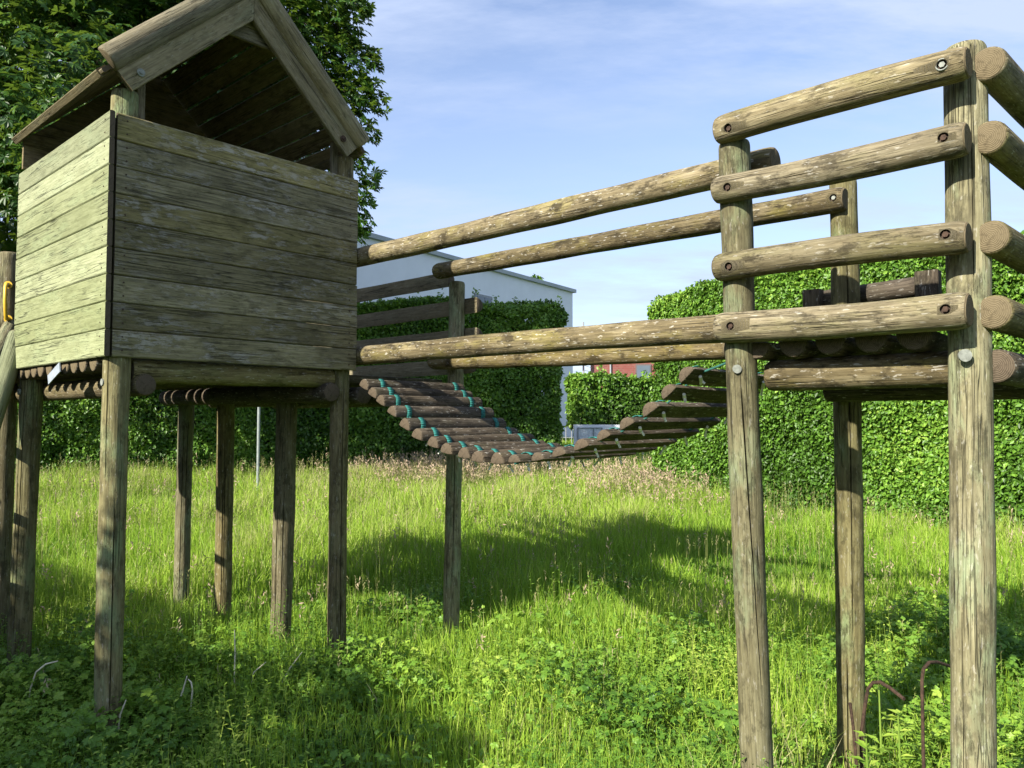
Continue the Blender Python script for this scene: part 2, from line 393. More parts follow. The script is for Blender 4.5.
# roof
VC = 2.240; SL = math.radians(43.9); AP = 4.150
def slope_pt(u, side, s, dn=0.0):   # s = distance down the slope from the ridge; dn = below the roof top surface
    return P(u, VC+side*(s*math.cos(SL)-0*dn)-side*math.sin(SL)*dn, AP-s*math.sin(SL)-math.cos(SL)*dn)
roof = None
for side in (-1, 1):
    b = MB(); w = .122; nb = 9
    nrm = V*side*math.sin(SL)+Z*math.cos(SL); dn = V*side*math.cos(SL)-Z*math.sin(SL)
    for i in range(nb):
        s0 = .012+i*.1265
        b.plank(slope_pt(4.10, side, s0+w/2, .012), slope_pt(5.57+random.uniform(-.01, .01), side, s0+w/2, .012), w+(.0035 if side < 0 else -random.uniform(.001, .009)), .022, dn, nr=6, wob=.01)
    o = b.build('roof_slope', [M['roof'], M['enddark']], tower)
    roof = roof or o
    b = MB(); b.plank(slope_pt(4.14, side, 1.125, .012), slope_pt(5.575, side, 1.125, .012), .06, .042, dn, wob=.01)
    b.build('eave_batten', [M['gable'], M['end']], o)
    o['label'] = 'left roof slope of dark boards' if side < 0 else 'right roof slope of dark boards'
    for u0, fr in ((4.095 if side < 0 else 4.0985, True),):
        # half-round barge log
        b = MB(); up = -U if fr else U
        uu = u0-.012 if fr else u0+.012
        b.half(slope_pt(uu, side, 1.095, -.02), slope_pt(uu, side, -.02, -.02), .068, up, h=.055, mit1=(V, VC-side*-.002), nr=20, cap=.012, wob=.015)
        b.build('barge_log', [M['gable'], M['end']], o)
        b = MB()
        b.plank(slope_pt(u0+(.012 if fr else -.012), side, 1.085, .092), slope_pt(u0+(.012 if fr else -.012), side, 0, .092), .132, .032, dn*0+nrm, nr=10, mit1=(V, VC+side*.002), wob=.006)
        gb = b.build('gable_board', [M['gable'], M['end']], o)
        if fr:
            pc = slope_pt(u0-.008, side, .985, .105)
            b = MB(); b.disc(pc-U*.002, -U, .021, .006); b.build('washer', M['zinc' if side < 0 else 'rust'], gb)
            bolt(gb, pc-U*.006, -U, .011, 'zinc' if side < 0 else 'rust')
b = MB()  # triangular gusset behind the apex
for i, zz in enumerate((3.86, 3.945)):
    hw = (AP-.15-zz)/math.tan(SL)+.06
    b.plank(P(4.16, VC-hw, zz), P(4.16, VC+hw, zz), .082, .024, Z, mit0=(V*.7-Z*.7, None) if 0 else None)
b.build('gable_gusset', [M['gable'], M['end']], roof)
for vv in (1.66, 2.905):
    b = MB(); b.plank(P(4.235, vv, 3.0), P(4.235, vv, 3.42 if vv < 2 else 3.40), .045, .03, V); b.build('batten', [M['gable'], M['end']], tower)
# deck and beams
b = MB()
for i in range(17):
    uu = 4.36+i*.138
    b.half(P(uu, 1.492+random.uniform(-.006, .01), 1.868), P(uu, 3.0, 1.868), .058, -Z, h=.07)
b.build('deck', [M['slat'], M['end']], tower)
b = MB()
for i in range(16):
    uu = 4.30+i*.138
    b.half(P(uu, 3.02, 1.846), P(uu, 3.9, 1.846), .058, -Z, h=.062)
b.build('deck', [M['slat'], M['enddark']], tower)
add_log('beam', P(4.255, 1.645, 1.835), P(4.25, 2.91, 1.845), .066, tower, 'oldpost', end='enddark')
add_log('beam', P(4.17, 1.70, 1.757), P(6.3, 1.68, 1.755), .060, tower, 'log', end='enddark')
add_log('beam', P(4.15, 2.855, 1.748), P(6.62, 2.86, 1.757), .064, tower, 'slat', end='enddark')
add_log('beam', P(4.23, 3.17, 1.735), P(6.4, 3.17, 1.735), .062, tower, 'slat', end='enddark')
add_log('beam', P(4.30, 3.78, 1.735), P(6.4, 3.78, 1.735), .062, tower, 'slat', end='enddark')
b = MB(); c = on_v(52, 371, 1.462)
pu, pz = U*.94-Z*.33, Z*.94+U*.33
b.box((c@pu-.10, c@V-.003, c@pz-.03), (c@pu+.10, c@V+.003, c@pz+.025), (pu, V, pz)); pl = b.build('name_plate', M['sheet'], tower, False)
pl['label'] = 'small pale blue blank plate at the deck edge'
b = MB(); c = on_v(101, 382, 1.50); b.disc(P(4.22, 1.500, 1.765), -V, .018, .01); b.build('washer', M['zinc'], tower); b = MB(); b.disc(P(5.63, 1.503, 1.75), -V, .02, .012); b.build('washer', M['zinc'], tower)
# guard rails of the side deck (half logs, flat side to the camera)
for zc, ue in ((2.655, 4.30), (2.425, 3.99), (2.20, 3.99), (1.975, 4.05)):
    b = MB(); b.half(P(ue, 4.035, zc), P(6.5, 4.035, zc), .058, V, h=.07, nr=18, cap=.008)
    b.build('guard_rail', [M['gable'], M['enddark']], tower)
# ================================================================== LADDER
lad = thing('climbing_ladder', 'steep log climbing ladder leaning on the left side of the playhouse deck', 'ladder', P(6.0, .8, 0))
la0, la1 = at(19, 333, 4.95), at(-26, 478, 4.60)
lb0, lb1 = at(13, 322, 5.3), at(-34, 416, 4.95)
la2 = la1+(la1-la0)*(la1[2]+.1)/(la0[2]-la1[2]); lb2 = lb1+(lb1-lb0)*(lb1[2]+.1)/(lb0[2]-lb1[2])
add_log('side_pole', la2, la0, .058, lad, 'side', cap=.03)
add_log('side_pole', lb2, lb0, .050, lad, 'post', cap=.03)
for i in range(6):
    t = .1+i*.15; add_log('rung', la2+(la0-la2)*t, lb2+(lb0-lb2)*t, .03, lad, 'log')

# ================================================================== LOOKOUT PLATFORM
plat = thing('lookout_platform', 'log lookout platform with bolted log railings on tall posts at right', 'platform', P(1.0, 3.4, 0))
post(plat, 965, 47, 971, 638, 2.607, .0675, cracks=[(.42, .74, .95, .022, .03), (-.25, .10, .42, .02, .03), (.75, .30, .62, .02, .03)])
post(plat, 734, 142, 752, 603, 3.134, .0635, cracks=[(1.40, .30, .69, .034, .06)], drift=-1.5)
post(plat, 843, 180, 849, 638, 3.7, .064, cracks=[(.5, .3, .95, .028, .055), (.1, .02, .3, .02, .06)])
VP2 = np.array([(1315-512)/F, 1, 0]); VP2 /= np.linalg.norm(VP2)
Q3 = P(.53, 2.97, 0)+VP2*1.75
add_log('post', (Q3[0], Q3[1], -.2), (Q3[0], Q3[1], 2.8), .064, plat, 'post')
rails = []
ov = 2.855
for i, ((xa, ya), (xb, yb)) in enumerate([((718, 131.5), (969, 62)), ((716, 191), (968, 138)), ((717, 268), (969, 237)), ((719, 328), (970, 310))]):
    A = on_v(xa, ya, ov+.02); B = on_v(xb, yb, ov-.01)
    r = (.058, .057, .056, .062)[i]
    o = add_log('railing_log', B, A, r, plat, 'log', cracks=[(1.35, .05, .9, .012, .03)], wob=.03, cap=.02, bend=(0, 0, .008*(-1)**i))
    cuts = []; spots = []
    for (bx, by) in ([(728, 128), (941.5, 64)], [(727, 187), (943, 137)], [(728.5, 266.5), (945, 234)], [(730, 326), (945, 309)])[i]:
        c = on_v(bx, by, ov-r+.002)
        f_ = (c@U-A@U)/(B@U-A@U); ax_ = A+(B-A)*f_; dz_ = c[2]-ax_[2]
        c = on_v(bx, by, ax_@V-math.sqrt(max(r*r-dz_*dz_, .0004))); spots.append(c); cuts.append((c, -V, .0165, .017))
    bore(o, cuts)
    for q, c in enumerate(spots):
        bolt(o, c+V*.009, -V, .0100, 'zinc' if (i == 0 and q == 1) else 'rust')
    if i == 0:
        b = MB(); c = spots[1]; nn = 18
        b.tube([c+V*.004+U*.0185*math.cos(a)+Z*.0185*math.sin(a) for a in np.linspace(0, 6.2832, nn)], .0028, 6); b.build('washer', M['zinc'], o)
for (x, y, zz) in ((987.5, 63, 0), (988.5, 137, 0), (991, 237, 0), (993, 312, 0)):
    c = on_v(x, y, 2.935)
    add_log('side_rail', c, c+VP2*1.95, .058, plat, 'oldpost', wob=.02, cap=.008)
b = MB()
for uu in (1.335, 1.185, 1.045, .90, .755):
    b.half(P(uu, 2.93, 1.853), P(uu, 4.35, 1.853), .060, -Z, h=.066)
b.build('deck', [M['slat'], M['enddark']], plat)
add_log('beam', P(1.34, 3.06, 1.752), P(.60, 3.06, 1.752), .064, plat, 'rail')
add_log('beam', P(1.34, 3.70, 1.715), P(.5, 3.72, 1.715), .06, plat, 'slat', end='enddark')
add_log('beam', P(1.30, 4.3, 1.74), P(.5, 4.3, 1.74), .06, plat, 'slat')
cb = P(.52, 2.99, 1.75); add_log('beam', cb, cb+VP2*1.9, .06, plat, 'slat', end='enddark')
# kick board at the back of the deck
b = MB(); A = on_v(822, 300, 3.95); B = on_v(924, 285, 3.95)
b.half(A, B, .05, -V, h=.05); kb = b.build('kick_board', [M['slat'], M['enddark']], plat)
for x, y, w, hh in ((813, 299, .085, .10), (928, 284, .10, .13)):
    c = on_v(x, y, 3.90); b = MB(); b.plank(c-Z*hh, c+Z*hh*.45, w, .07, U, ch=.006); b.build('end_block', [M['slat'], M['enddark']], kb)
for (x, y, Y, r) in ((965, 355.5, 2.541, .021), (737, 369, 3.070, .0175)):
    c = at(x, y, Y); nn = np.array([-c[0]*.3, -c[1], 0]); nn /= np.linalg.norm(nn)
    c = c+nn*.0
    b = MB(); b.disc(c, nn, r, .009, 20); b.build('bolt_head', M['zinc'], plat)
b = MB(); c = on_v(778, 345, 2.955); b.tube([c+U*.017*math.cos(a)+Z*.017*math.sin(a) for a in np.linspace(0, 6.2832, 18)], .003, 6); b.build('ring', M['zinc'], plat)

# ================================================================== PLANK BRIDGE
bridge = thing('plank_bridge', 'sagging rope bridge of dark half-log slats tied with teal straps between platform and playhouse', 'rope bridge', P(2.8, 3.4, 0))
VN, VF = 3.02, 3.89
px = [(363, 382), (371.5, 391), (381, 400), (392, 411), (405, 424), (418, 434.5), (431, 442.5), (446, 449), (462, 453.5), (479, 457), (496, 459), (514.5, 459), (535, 457), (558.5, 452), (581, 444.5), (602, 435), (625, 423), (648, 408.5), (668, 391), (684, 373.5)]
pts = [on_v(x, y, VN) for x, y in px]
uz = [(p@U, p[2]) for p in pts]
uz[0] = (4.02, 1.80); uz[1] = (3.93, 1.745)
ropeN, ropeF = [], []
for i, (u, z) in enumerate(uz):
    a = uz[max(i-1, 0)]; c = uz[min(i+1, len(uz)-1)]
    tg = U*(c[0]-a[0])+Z*(c[1]-a[1]); tg /= np.linalg.norm(tg)
    tg = U*(tg@U)+Z*(tg@Z)*(.65 if i < 11 else 1.0); tg /= np.linalg.norm(tg); up = np.cross(tg, V); up *= np.sign(up[2])
    jt = random.uniform(-.015, .015); r = random.uniform(.047, .053) if i < 11 else random.uniform(.044, .050)
    zc = z+.0
    A = P(u, VN+jt, zc); B = P(u, VF+jt+random.uniform(-.02, .02), zc+random.uniform(-.006, .006))
    b = MB(); b.half(A, B, r, up, h=r*(1.2 if i < 11 else .95), nr=12, wob=.05); sl = b.build('slat', [M['slat'], M['enddark']], bridge)
    off = (.48 if i < 11 else .38)*r
    for vv, lst in ((VN+.105, ropeN), (VF-.105, ropeF)):
        ctr = P(u, vv, zc)-up*off
        b = MB(); ring = []
        for q in (-.018, .018):
            ring.append([ctr+V*(q+random.uniform(-.002, .002))+tg*math.cos(t)*(r+.004)+up*(math.sin(t)*(r*(1.22 if i < 11 else .97)+.004)) for t in (np.linspace(-.1, 1.45, 8) if i < 11 else np.linspace(.75, math.pi-.4, 9))])
        nn = len(ring[0])
        for k in range(nn-1):
            bq = len(b.v)
            for pnt in (ring[0][k], ring[1][k], ring[1][k+1], ring[0][k+1]): b.v.append(pnt); b.g.append((0, 0, 0)); b.r.append(.5)
            b.f.append((bq, bq+1, bq+2, bq+3)); b.mi.append(0)
        so = b.build('strap', M['teal'], sl); md = so.modifiers.new('s', 'SOLIDIFY'); md.thickness = .003; md.offset = 1
        lst.append(ctr+up*.016)
        b = MB(); e = ctr-up*.012; dr = tg*random.uniform(-.5, .5)+V*random.uniform(-.3, .3)-Z*.5
        b.tube([e-V*.028-up*.004+tg*.02, e-up*.010, e+V*.03-up*.006-tg*.02], .008, 6); b.tube([e, e+dr*.03, e+dr*.08], .006, 6); b.build('cord_tie', M['whiterope'], sl)
for lst in (ropeN, ropeF):
    b = MB(); v0 = lst[0]@V
    b.tube([P(4.2, v0, 1.80)]+lst+[P(1.50, v0, 1.84)], .005, 8); b.build('rope', M['tealdk'], bridge)
# hand rails
def hrail(A, B, r, **kw):
    return add_log('hand_rail', A, B, r, bridge, 'rail', cracks=[(1.2, .03, .95, .014, .03), (2.2, .3, .8, .012, .03)], wob=.04, cap=.02, bend=(0, 0, random.uniform(-.012, .012)), **kw)
hrail(on_v(776, 161, 3.10), P(4.33, 3.10, on_v(357, 258, 3.10)[2]), .062)
hrail(on_v(738, 327.5, 3.10), P(4.33, 3.10, on_v(357, 356, 3.10)[2]), .062)
o = hrail(on_v(846, 198.5, 3.755), on_v(437, 271.5, 3.83), .060)
c = on_v(833, 197.5, 3.697); bore(o, [(c, -V, .017, .016)]); bolt(o, c+V*.009, -V, .010, 'zinc')
hrail(on_v(728, 349, 3.755), on_v(432, 362, 3.83), .056)

# ================================================================== SMALL THINGS
def rod(name, pxs, Y, r, label, mat='rust', cat='metal rod', group='bent rusty rods in the grass', foot=True):
    p = [at(x, y, Y+dy) for x, y, dy in pxs]
    if foot: q = p[0].copy(); q[2] = ground(q[0], q[1])-.1; p = [q]+p
    b = MB(); b.tube(p, r, 8); loc = (p[0][0], p[0][1], float(ground(p[0][0], p[0][1])))
    return tag(b.build(name, M[mat], None, loc=loc), label, cat, group)
rod('bent_rod', [(923, 740, 0), (922, 680, 0), (923.5, 669, -.0), (929, 662.5, .02), (937, 662, .06), (955, 668, .16), (972, 676, .3)], 3.05, .0066, 'rusty rod bent over behind the right corner post of the platform')
rod('bent_rod', [(861, 735, 0), (865, 706, 0), (868, 689, 0), (873, 682.5, -.02), (880, 682, -.05), (890, 688, -.1), (904, 699, -.18)], 3.45, .0078, 'rusty hooked rod beside the foot of the rear platform post')
rod('rusty_stake', [(857, 768, 0), (853, 725, 0), (850, 703, 0)], 3.4, .007, 'straight reddish rusty stake in front of the rear platform post')
b = MB(); q = at(258, 470, 12.0); gz = float(ground(q[0], q[1])); b.tube([(q[0], q[1], gz-.1), (q[0], q[1], at(258, 404, 12.0)[2])], .024, 10)
tag(b.build('marker_pole', plain('pale_pole', (.22, .25, .25), .6), None, loc=(q[0], q[1], gz)), 'thin pale grey pole standing before the dark hedge under the playhouse', 'pole')

# ------------------------------------------------------------------ foliage meshes (numpy)
def fast_mesh(name, verts, tris, rnd, mats, parent=None, loc=(0, 0, 0), quads=False, mi=None, smooth=False):
    me = bpy.data.meshes.new(name); loc = np.array(loc, float)
    nv = len(verts); k = 4 if quads else 3; nf = len(tris)
    me.vertices.add(nv); me.vertices.foreach_set('co', (np.asarray(verts, np.float32)-loc.astype(np.float32)).ravel())
    me.loops.add(nf*k); me.loops.foreach_set('vertex_index', np.asarray(tris, np.int32).ravel())
    me.polygons.add(nf); me.polygons.foreach_set('loop_start', np.arange(0, nf*k, k, dtype=np.int32))
    for m in (mats if isinstance(mats, (list, tuple)) else [mats]): me.materials.append(m)
    if mi is not None: me.polygons.foreach_set('material_index', np.asarray(mi, np.int32))
    a = me.attributes.new('rnd', 'FLOAT', 'POINT'); a.data.foreach_set('value', np.asarray(rnd, np.float32))
    me.update(calc_edges=True); me.validate()
    if smooth: me.polygons.foreach_set('use_smooth', [True]*nf)
    o = bpy.data.objects.new(name, me); COL.objects.link(o)
    if parent is not None: o.parent = parent; ORIG[o.name] = loc
    else: o.location = tuple(loc); ORIG[o.name] = loc
    return o
def unit(a): return a/(np.linalg.norm(a, axis=-1, keepdims=True)+1e-9)
def leaves(pos, nrm, dirn, L, W, fold=.25, wide=.5):
    """rhombic folded leaves: 4 verts, 2 tris each"""
    n = len(pos); nrm = unit(nrm); dirn = unit(dirn-nrm*(dirn*nrm).sum(1, keepdims=True)); sd = np.cross(nrm, dirn)
    L = np.broadcast_to(np.asarray(L, float), (n,))[:, None]; W = np.broadcast_to(np.asarray(W, float), (n,))[:, None]
    mid = pos+dirn*L*wide
    v = np.stack([pos, mid+sd*W*.5+nrm*W*fold, pos+dirn*L-nrm*L*.12, mid-sd*W*.5+nrm*W*fold], 1).reshape(-1, 3)
    i = np.arange(n)[:, None]*4
    t = np.concatenate([i+np.array([[0, 2, 1]]), i+np.array([[0, 3, 2]])], 1).reshape(-1, 3)
    return v, t

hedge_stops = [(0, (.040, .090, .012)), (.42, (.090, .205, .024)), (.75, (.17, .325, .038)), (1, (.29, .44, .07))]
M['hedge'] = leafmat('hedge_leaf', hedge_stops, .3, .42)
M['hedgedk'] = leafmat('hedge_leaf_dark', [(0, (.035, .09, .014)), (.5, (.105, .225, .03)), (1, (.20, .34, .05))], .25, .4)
M['core'] = plain('hedge_twigs', (.016, .030, .009), .95, 0, .4, 8)
def hedge(label, A, B, thick, top, leaf, dens, mat, seed, bulge=.12, name='hedge', sprigs=40, base=None):
    """A,B = plan ends of the face towards the camera; top = height above ground"""
    r = np.random.default_rng(seed); A = np.array(A, float); B = np.array(B, float); L = np.linalg.norm(B-A); d = (B-A)/L
    nb = np.array([-d[1], d[0]])
    if nb@(A+B) < 0: nb = -nb           # away from the camera
    V_, T_, R_ = [], [], []
    def emit(n, fs, ft, fn):
        s, t, o, face = fs, ft, fn, None
    faces = [('front', L*top, 1.0), ('back', L*top, .35), ('top', L*thick, 1.0), ('e0', thick*top, 1.0), ('e1', thick*top, 1.0)]
    for fname, area, q in faces:
        n = int(area*dens*q); s = r.uniform(0, L, n); h = r.uniform(0, 1, n)*top; w = r.uniform(0, thick, n)
        one = np.ones(n)
        if fname == 'front': w = 0*w; N3 = np.stack([-nb[0]*one, -nb[1]*one, 0*one], 1)
        elif fname == 'back': w = 0*w+thick; N3 = np.stack([nb[0]*one, nb[1]*one, 0*one], 1)
        elif fname == 'top': h = 0*h+top; N3 = np.stack([0*one, 0*one, one], 1)
        elif fname == 'e0': s = 0*s; N3 = np.stack([-d[0]*one, -d[1]*one, 0*one], 1)
        else: s = 0*s+L; N3 = np.stack([d[0]*one, d[1]*one, 0*one], 1)
        XY = A[None]+d[None]*s[:, None]+nb[None]*w[:, None]
        b0 = ground(XY[:, 0], XY[:, 1]) if base is None else base
        pos = np.stack([XY[:, 0], XY[:, 1], b0+h], 1)
        bz = snoise(s*1.0+w, h, 2.2, seed+1)*bulge*.55+snoise(s+w*1.3, h, 7.0, seed+2)*bulge*.35
        depth = np.abs(r.normal(0, .075, n))
        pos += N3*(bz-depth+.02)[:, None]
        pos[:, 2] -= (.30 if seed == 11 else .04)*np.exp(-(L-s)/.45)*np.clip(h/top, 0, 1)**2*(base is None)
        nr_ = N3*.75+r.normal(0, .8, (n, 3))+np.array([0, 0, .35])
        dr = r.normal(0, 1, (n, 3))*.7+np.array([0, 0, -.55])+N3*.35
        l = leaf*r.uniform(.5, 1.45, n)
        v, t = leaves(pos, nr_, dr, l, l*r.uniform(.55, .75, n))
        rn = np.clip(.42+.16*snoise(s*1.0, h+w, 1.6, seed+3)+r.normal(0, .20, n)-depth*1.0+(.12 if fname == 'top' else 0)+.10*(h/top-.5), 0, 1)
        k = sum(len(x) for x in V_); V_.append(v); T_.append(t+k); R_.append(np.repeat(rn, 4))
    for _ in range(sprigs):              # shoots above the clipped top
        s = r.uniform(0, L); w = r.uniform(0, thick*.8); hh = abs(r.normal(0, .13))+.05
        if r.uniform() < .12: hh += .18
        xy = A+d*s+nb*w; m = int(8+hh*70)
        t = r.uniform(0, 1, m); g0 = float(ground(*xy)) if base is None else base
        pos = np.stack([xy[0]+r.normal(0, .05, m)*(1-t*.5), xy[1]+r.normal(0, .05, m), g0+top-.05+t*hh], 1)
        l = leaf*r.uniform(.6, 1.1, m); v, tr = leaves(pos, r.normal(0, .6, (m, 3))+np.array([0, -.3, .5]), r.normal(0, .8, (m, 3))+np.array([0, 0, .3]), l, l*.65)
        k = sum(len(x) for x in V_); V_.append(v); T_.append(tr+k); R_.append(np.repeat(np.clip(r.normal(.62, .2, m), 0, 1), 4))
    # inner core box
    ins = .36; cs = []
    for s_, w_ in ((ins, ins), (L-ins, ins), (L-ins, thick-ins), (ins, thick-ins)):
        xy = A+d*s_+nb*w_; g0 = float(ground(*xy)) if base is None else base
        cs.append((xy[0], xy[1], g0-.2)); cs.append((xy[0], xy[1], g0+top-ins))
    k = sum(len(x) for x in V_); tri = []
    for a, b_ in ((0, 1), (1, 2), (2, 3), (3, 0)):
        tri += [(2*a, 2*b_, 2*b_+1), (2*a, 2*b_+1, 2*a+1)]
    tri += [(1, 3, 5), (1, 5, 7)]
    nleaf = sum(len(x) for x in T_)
    V_.append(np.array(cs)); T_.append(np.array(tri)+k); R_.append(np.zeros(8))
    mi = np.concatenate([np.zeros(nleaf), np.ones(len(tri))])
    c = (A+B)/2; loc = (c[0], c[1], float(ground(*c)) if base is None else base)
    return tag(fast_mesh(name, np.concatenate(V_), np.concatenate(T_), np.concatenate(R_), [M[mat], M['core']], None, loc, mi=mi), label, 'hedge', None)
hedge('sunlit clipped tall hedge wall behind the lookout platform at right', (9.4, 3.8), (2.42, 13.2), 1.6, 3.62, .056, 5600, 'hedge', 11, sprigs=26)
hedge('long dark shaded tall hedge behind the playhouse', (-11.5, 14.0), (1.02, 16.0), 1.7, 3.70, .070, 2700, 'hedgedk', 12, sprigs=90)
hedge('lower clipped hedge far off in the gap, on top of the white garden wall', (2.05, 25.0), (7.6, 25.6), 1.2, 1.62, .13, 800, 'hedge', 13, base=1.36, sprigs=25)
# clipped hedge along the near left edge of the garden (outside the frame; it shades the foreground)
c0 = P(2.75, -3.3, 0); c1 = P(13.5, -3.3, 0)
hedge('tall clipped hedge along the near left side of the garden', c0[:2], c1[:2], 1.0, 4.0, .12, 260, 'hedge', 14, sprigs=10)

# ------------------------------------------------------------------ trees
M['bark'] = wood('bark', (.03, .025, .018), (.075, .062, .045), (.13, .11, .085), g_amt=.2, stain=.5, lichen=.2, seed=21)
M['chestnut'] = leafmat('chestnut_leaf', [(0, (.014, .045, .010)), (.45, (.036, .10, .016)), (.8, (.08, .175, .024)), (1, (.18, .29, .04))], .35, .42)
def chestnut(label, foot, centre, radii, ncl, seed, leaflet=.17, bottom=.55, extra=()):
    r = np.random.default_rng(seed); foot = np.array(foot, float); C = np.array(centre, float); R = np.array(radii, float)
    t = thing('chestnut_tree', label, 'tree', foot)
    b = MB(); top = C+np.array([0, 0, R[2]*.4]); pts = [foot-Z*.3, foot+(C-foot)*.3+np.array([.1, .1, 0]), C-Z*R[2]*.3, top]
    b.tube(pts, [.32, .25, .18, .05], 12)
    b.build('trunk', [M['bark']], t)
    # boughs with drooping leaf clumps
    nb = 150; B0 = []
    b = MB()
    for i in range(nb):
        v = r.normal(0, 1, 3); v /= np.linalg.norm(v); q = r.uniform(.35, 1.0)**.45
        k = 1+.16*math.sin(3*v[0]*2+seed)+.12*math.sin(5*v[2]+2*v[1]+seed*2)
        e = C+v*R*q*k
        if e[2] < C[2]-R[2]*bottom and r.uniform() < .6: e[2] = C[2]-R[2]*bottom+r.uniform(0, .8)
        B0.append(e)
        if i < 16:
            s = pts[1]+(pts[2]-pts[1])*r.uniform(.3, 1.2); m_ = (s+e)/2+Z*.5
            b.tube([s, m_, e], [.06, .03, .01], 6)
    for q in extra:
        e = at(*q); b.tube([e+np.array([-1.7, .3, .9]), e+np.array([-.8, .1, .75]), e+Z*.05], [.03, .015, .005], 5)
    b.build('branches', [M['bark']], t)
    for q in extra:
        B0.append(at(*q)); nb += 1
    B0 = np.array(B0); per = ncl//nb
    cl = np.repeat(B0, per, 0); m = len(cl)
    o = np.clip(r.normal(0, .46, (m, 3)), -.85, .85)*np.array([1, 1, .62])
    isx = np.repeat(np.arange(nb), per) >= nb-len(extra)
    tt = r.uniform(0, 1, m)**.75
    inner = cl+np.array([-1.5, .2, .55])
    spray = inner+(cl-inner)*tt[:, None]-np.array([0, 0, 1.0])*(.35*tt*tt)[:, None]+np.array([0, 0, .35])+np.clip(r.normal(0, 1, (m, 3)), -1.7, 1.7)*(.28*(1-tt)+.08)[:, None]
    pos = np.where(isx[:, None], spray, cl+o)
    drop = isx & (r.uniform(0, 1, m) < .45)
    pos = pos[~drop]; o = o[~drop]; cidx = np.repeat(np.arange(nb), per)[~drop]; m = len(pos); cvar = r.normal(0, 1, nb)[cidx]
    out = unit((pos-C)/R)
    ax = unit(out*.6+unit(o)*.5+r.normal(0, .35, (m, 3))+np.array([0, 0, -.15]))   # petiole direction
    up = unit(np.array([0, 0, 1.0])+out*.5+r.normal(0, .35, (m, 3)))
    up = unit(up-ax*(up*ax).sum(1, keepdims=True)); sd = np.cross(up, ax)
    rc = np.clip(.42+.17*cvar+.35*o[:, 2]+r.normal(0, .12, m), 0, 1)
    V_, T_, R_ = [], [], []; k0 = 0
    for a, ln in ((0, 1.0), (.62, .95), (-.62, .95), (1.25, .8), (-1.25, .8), (1.95, .55), (-1.95, .55)):
        dr = ax*math.cos(a)+sd*math.sin(a)-up*.35
        l = leaflet*ln*r.uniform(.8, 1.15, m)
        v, tr = leaves(pos, up+r.normal(0, .12, (m, 3)), dr, l, l*.40, .15, .62)
        V_.append(v); T_.append(tr+k0); k0 += len(v); R_.append(np.repeat(rc, 4))
    fast_mesh('crown', np.concatenate(V_), np.concatenate(T_), np.concatenate(R_), M['chestnut'], t, foot)
    return t
chestnut('big broad-leaved chestnut tree overhanging the dark hedge behind the playhouse', (-7.4, 15.6, .33), (-7.1, 13.0, 7.3), (3.5, 3.8, 3.0), 46000, 31, leaflet=.13, bottom=.95, extra=[(366, 15, 12.6), (360, 45, 12.6), (376, 62, 12.5), (378, 95, 12.4), (382, 108, 12.3), (360, 108, 12.3), (376, 135, 12.3), (364, 160, 12.3), (376, 184, 12.2), (366, 205, 12.2), (370, 232, 12.2), (345, 60, 12.2), (345, 140, 12.2), (338, 15, 12.2), (352, 5, 12.8), (330, 90, 12.6), (350, 85, 12.8), (340, 35, 12.9), (325, 30, 12.4), (362, 240, 12.3), (320, 110, 12.6)])
# a spray hanging lower on the right side is part of the same crown thickness: second tree further left
chestnut('chestnut tree at far left whose leaves show beside the playhouse wall', (-13.6, 16.6, .33), (-12.6, 13.5, 7.8), (4.6, 4.2, 4.0), 16000, 33, leaflet=.13, bottom=.9)
# far crown behind the white building
def far_tree(label, foot, C, R, seed):
    r = np.random.default_rng(seed); foot = np.array(foot, float); C = np.array(C, float); R = np.array(R, float)
    t = thing('tree', label, 'tree', foot); b = MB(); b.tube([foot-Z*.2, C], [.25, .1], 8); b.build('trunk', [M['bark']], t)
    n = 3500; v = unit(r.normal(0, 1, (n, 3))); k = 1+.2*np.sin(5*v[:, 0]+seed)+.15*np.sin(7*v[:, 2]+3*v[:, 1])
    pos = C+v*R*(r.uniform(.5, 1, n)**.5*k)[:, None]
    vv, tt = leaves(pos, v+r.normal(0, .5, (n, 3)), r.normal(0, 1, (n, 3)), .3, .18)
    fast_mesh('crown', vv, tt, np.repeat(np.clip(r.normal(.5, .2, n), 0, 1), 4), M['hedge'], t, foot)
q = at(530, 300, 48); far_tree('small distant treetop showing over the flat roof of the white building', (q[0], 48, .8), (q[0], 48, 8.6), (1.1, 1.1, 2.0), 5)

# ================================================================== BUILDINGS
M['render'] = plain('white_render', (.74, .77, .82), .8, 0, .03, 2.0, .2, .1)
M['cap'] = plain('grey_roof_edge', (.33, .37, .38), .5, 0, .1, 3)
M['glass'] = plain('window_glass', (.10, .13, .16), .12, 0, .1, 1.0, .6, .0)
M['frame'] = plain('grey_frame', (.25, .27, .29), .5)
M['brick'] = None
mb, nt = new_mat('red_brick'); k = N(nt); tc = k.n('ShaderNodeTexCoord').outputs['Object']
bt = k.n('ShaderNodeTexBrick'); mp = k.n('ShaderNodeMapping'); mp.inputs['Rotation'].default_value = (math.radians(90), 0, 0); k.put(mp.inputs[0], tc); k.put(bt.inputs['Vector'], mp.outputs[0])
bt.inputs['Color1'].default_value = (.17, .06, .05, 1); bt.inputs['Color2'].default_value = (.22, .08, .065, 1); bt.inputs['Mortar'].default_value = (.2, .13, .11, 1); bt.inputs['Scale'].default_value = 2.2
k.out(k.bsdf(k.mix(k.mrange(k.noise(tc, 1.5, 4), .4, .7), bt.outputs[0], (.2, .06, .05)), .85)); M['brick'] = mb
wd = np.array([.572, .82, 0]); wn = np.array([.82, -.572, 0])   # wall direction, outward normal
cor = np.array([2.55, 32.0, 0])
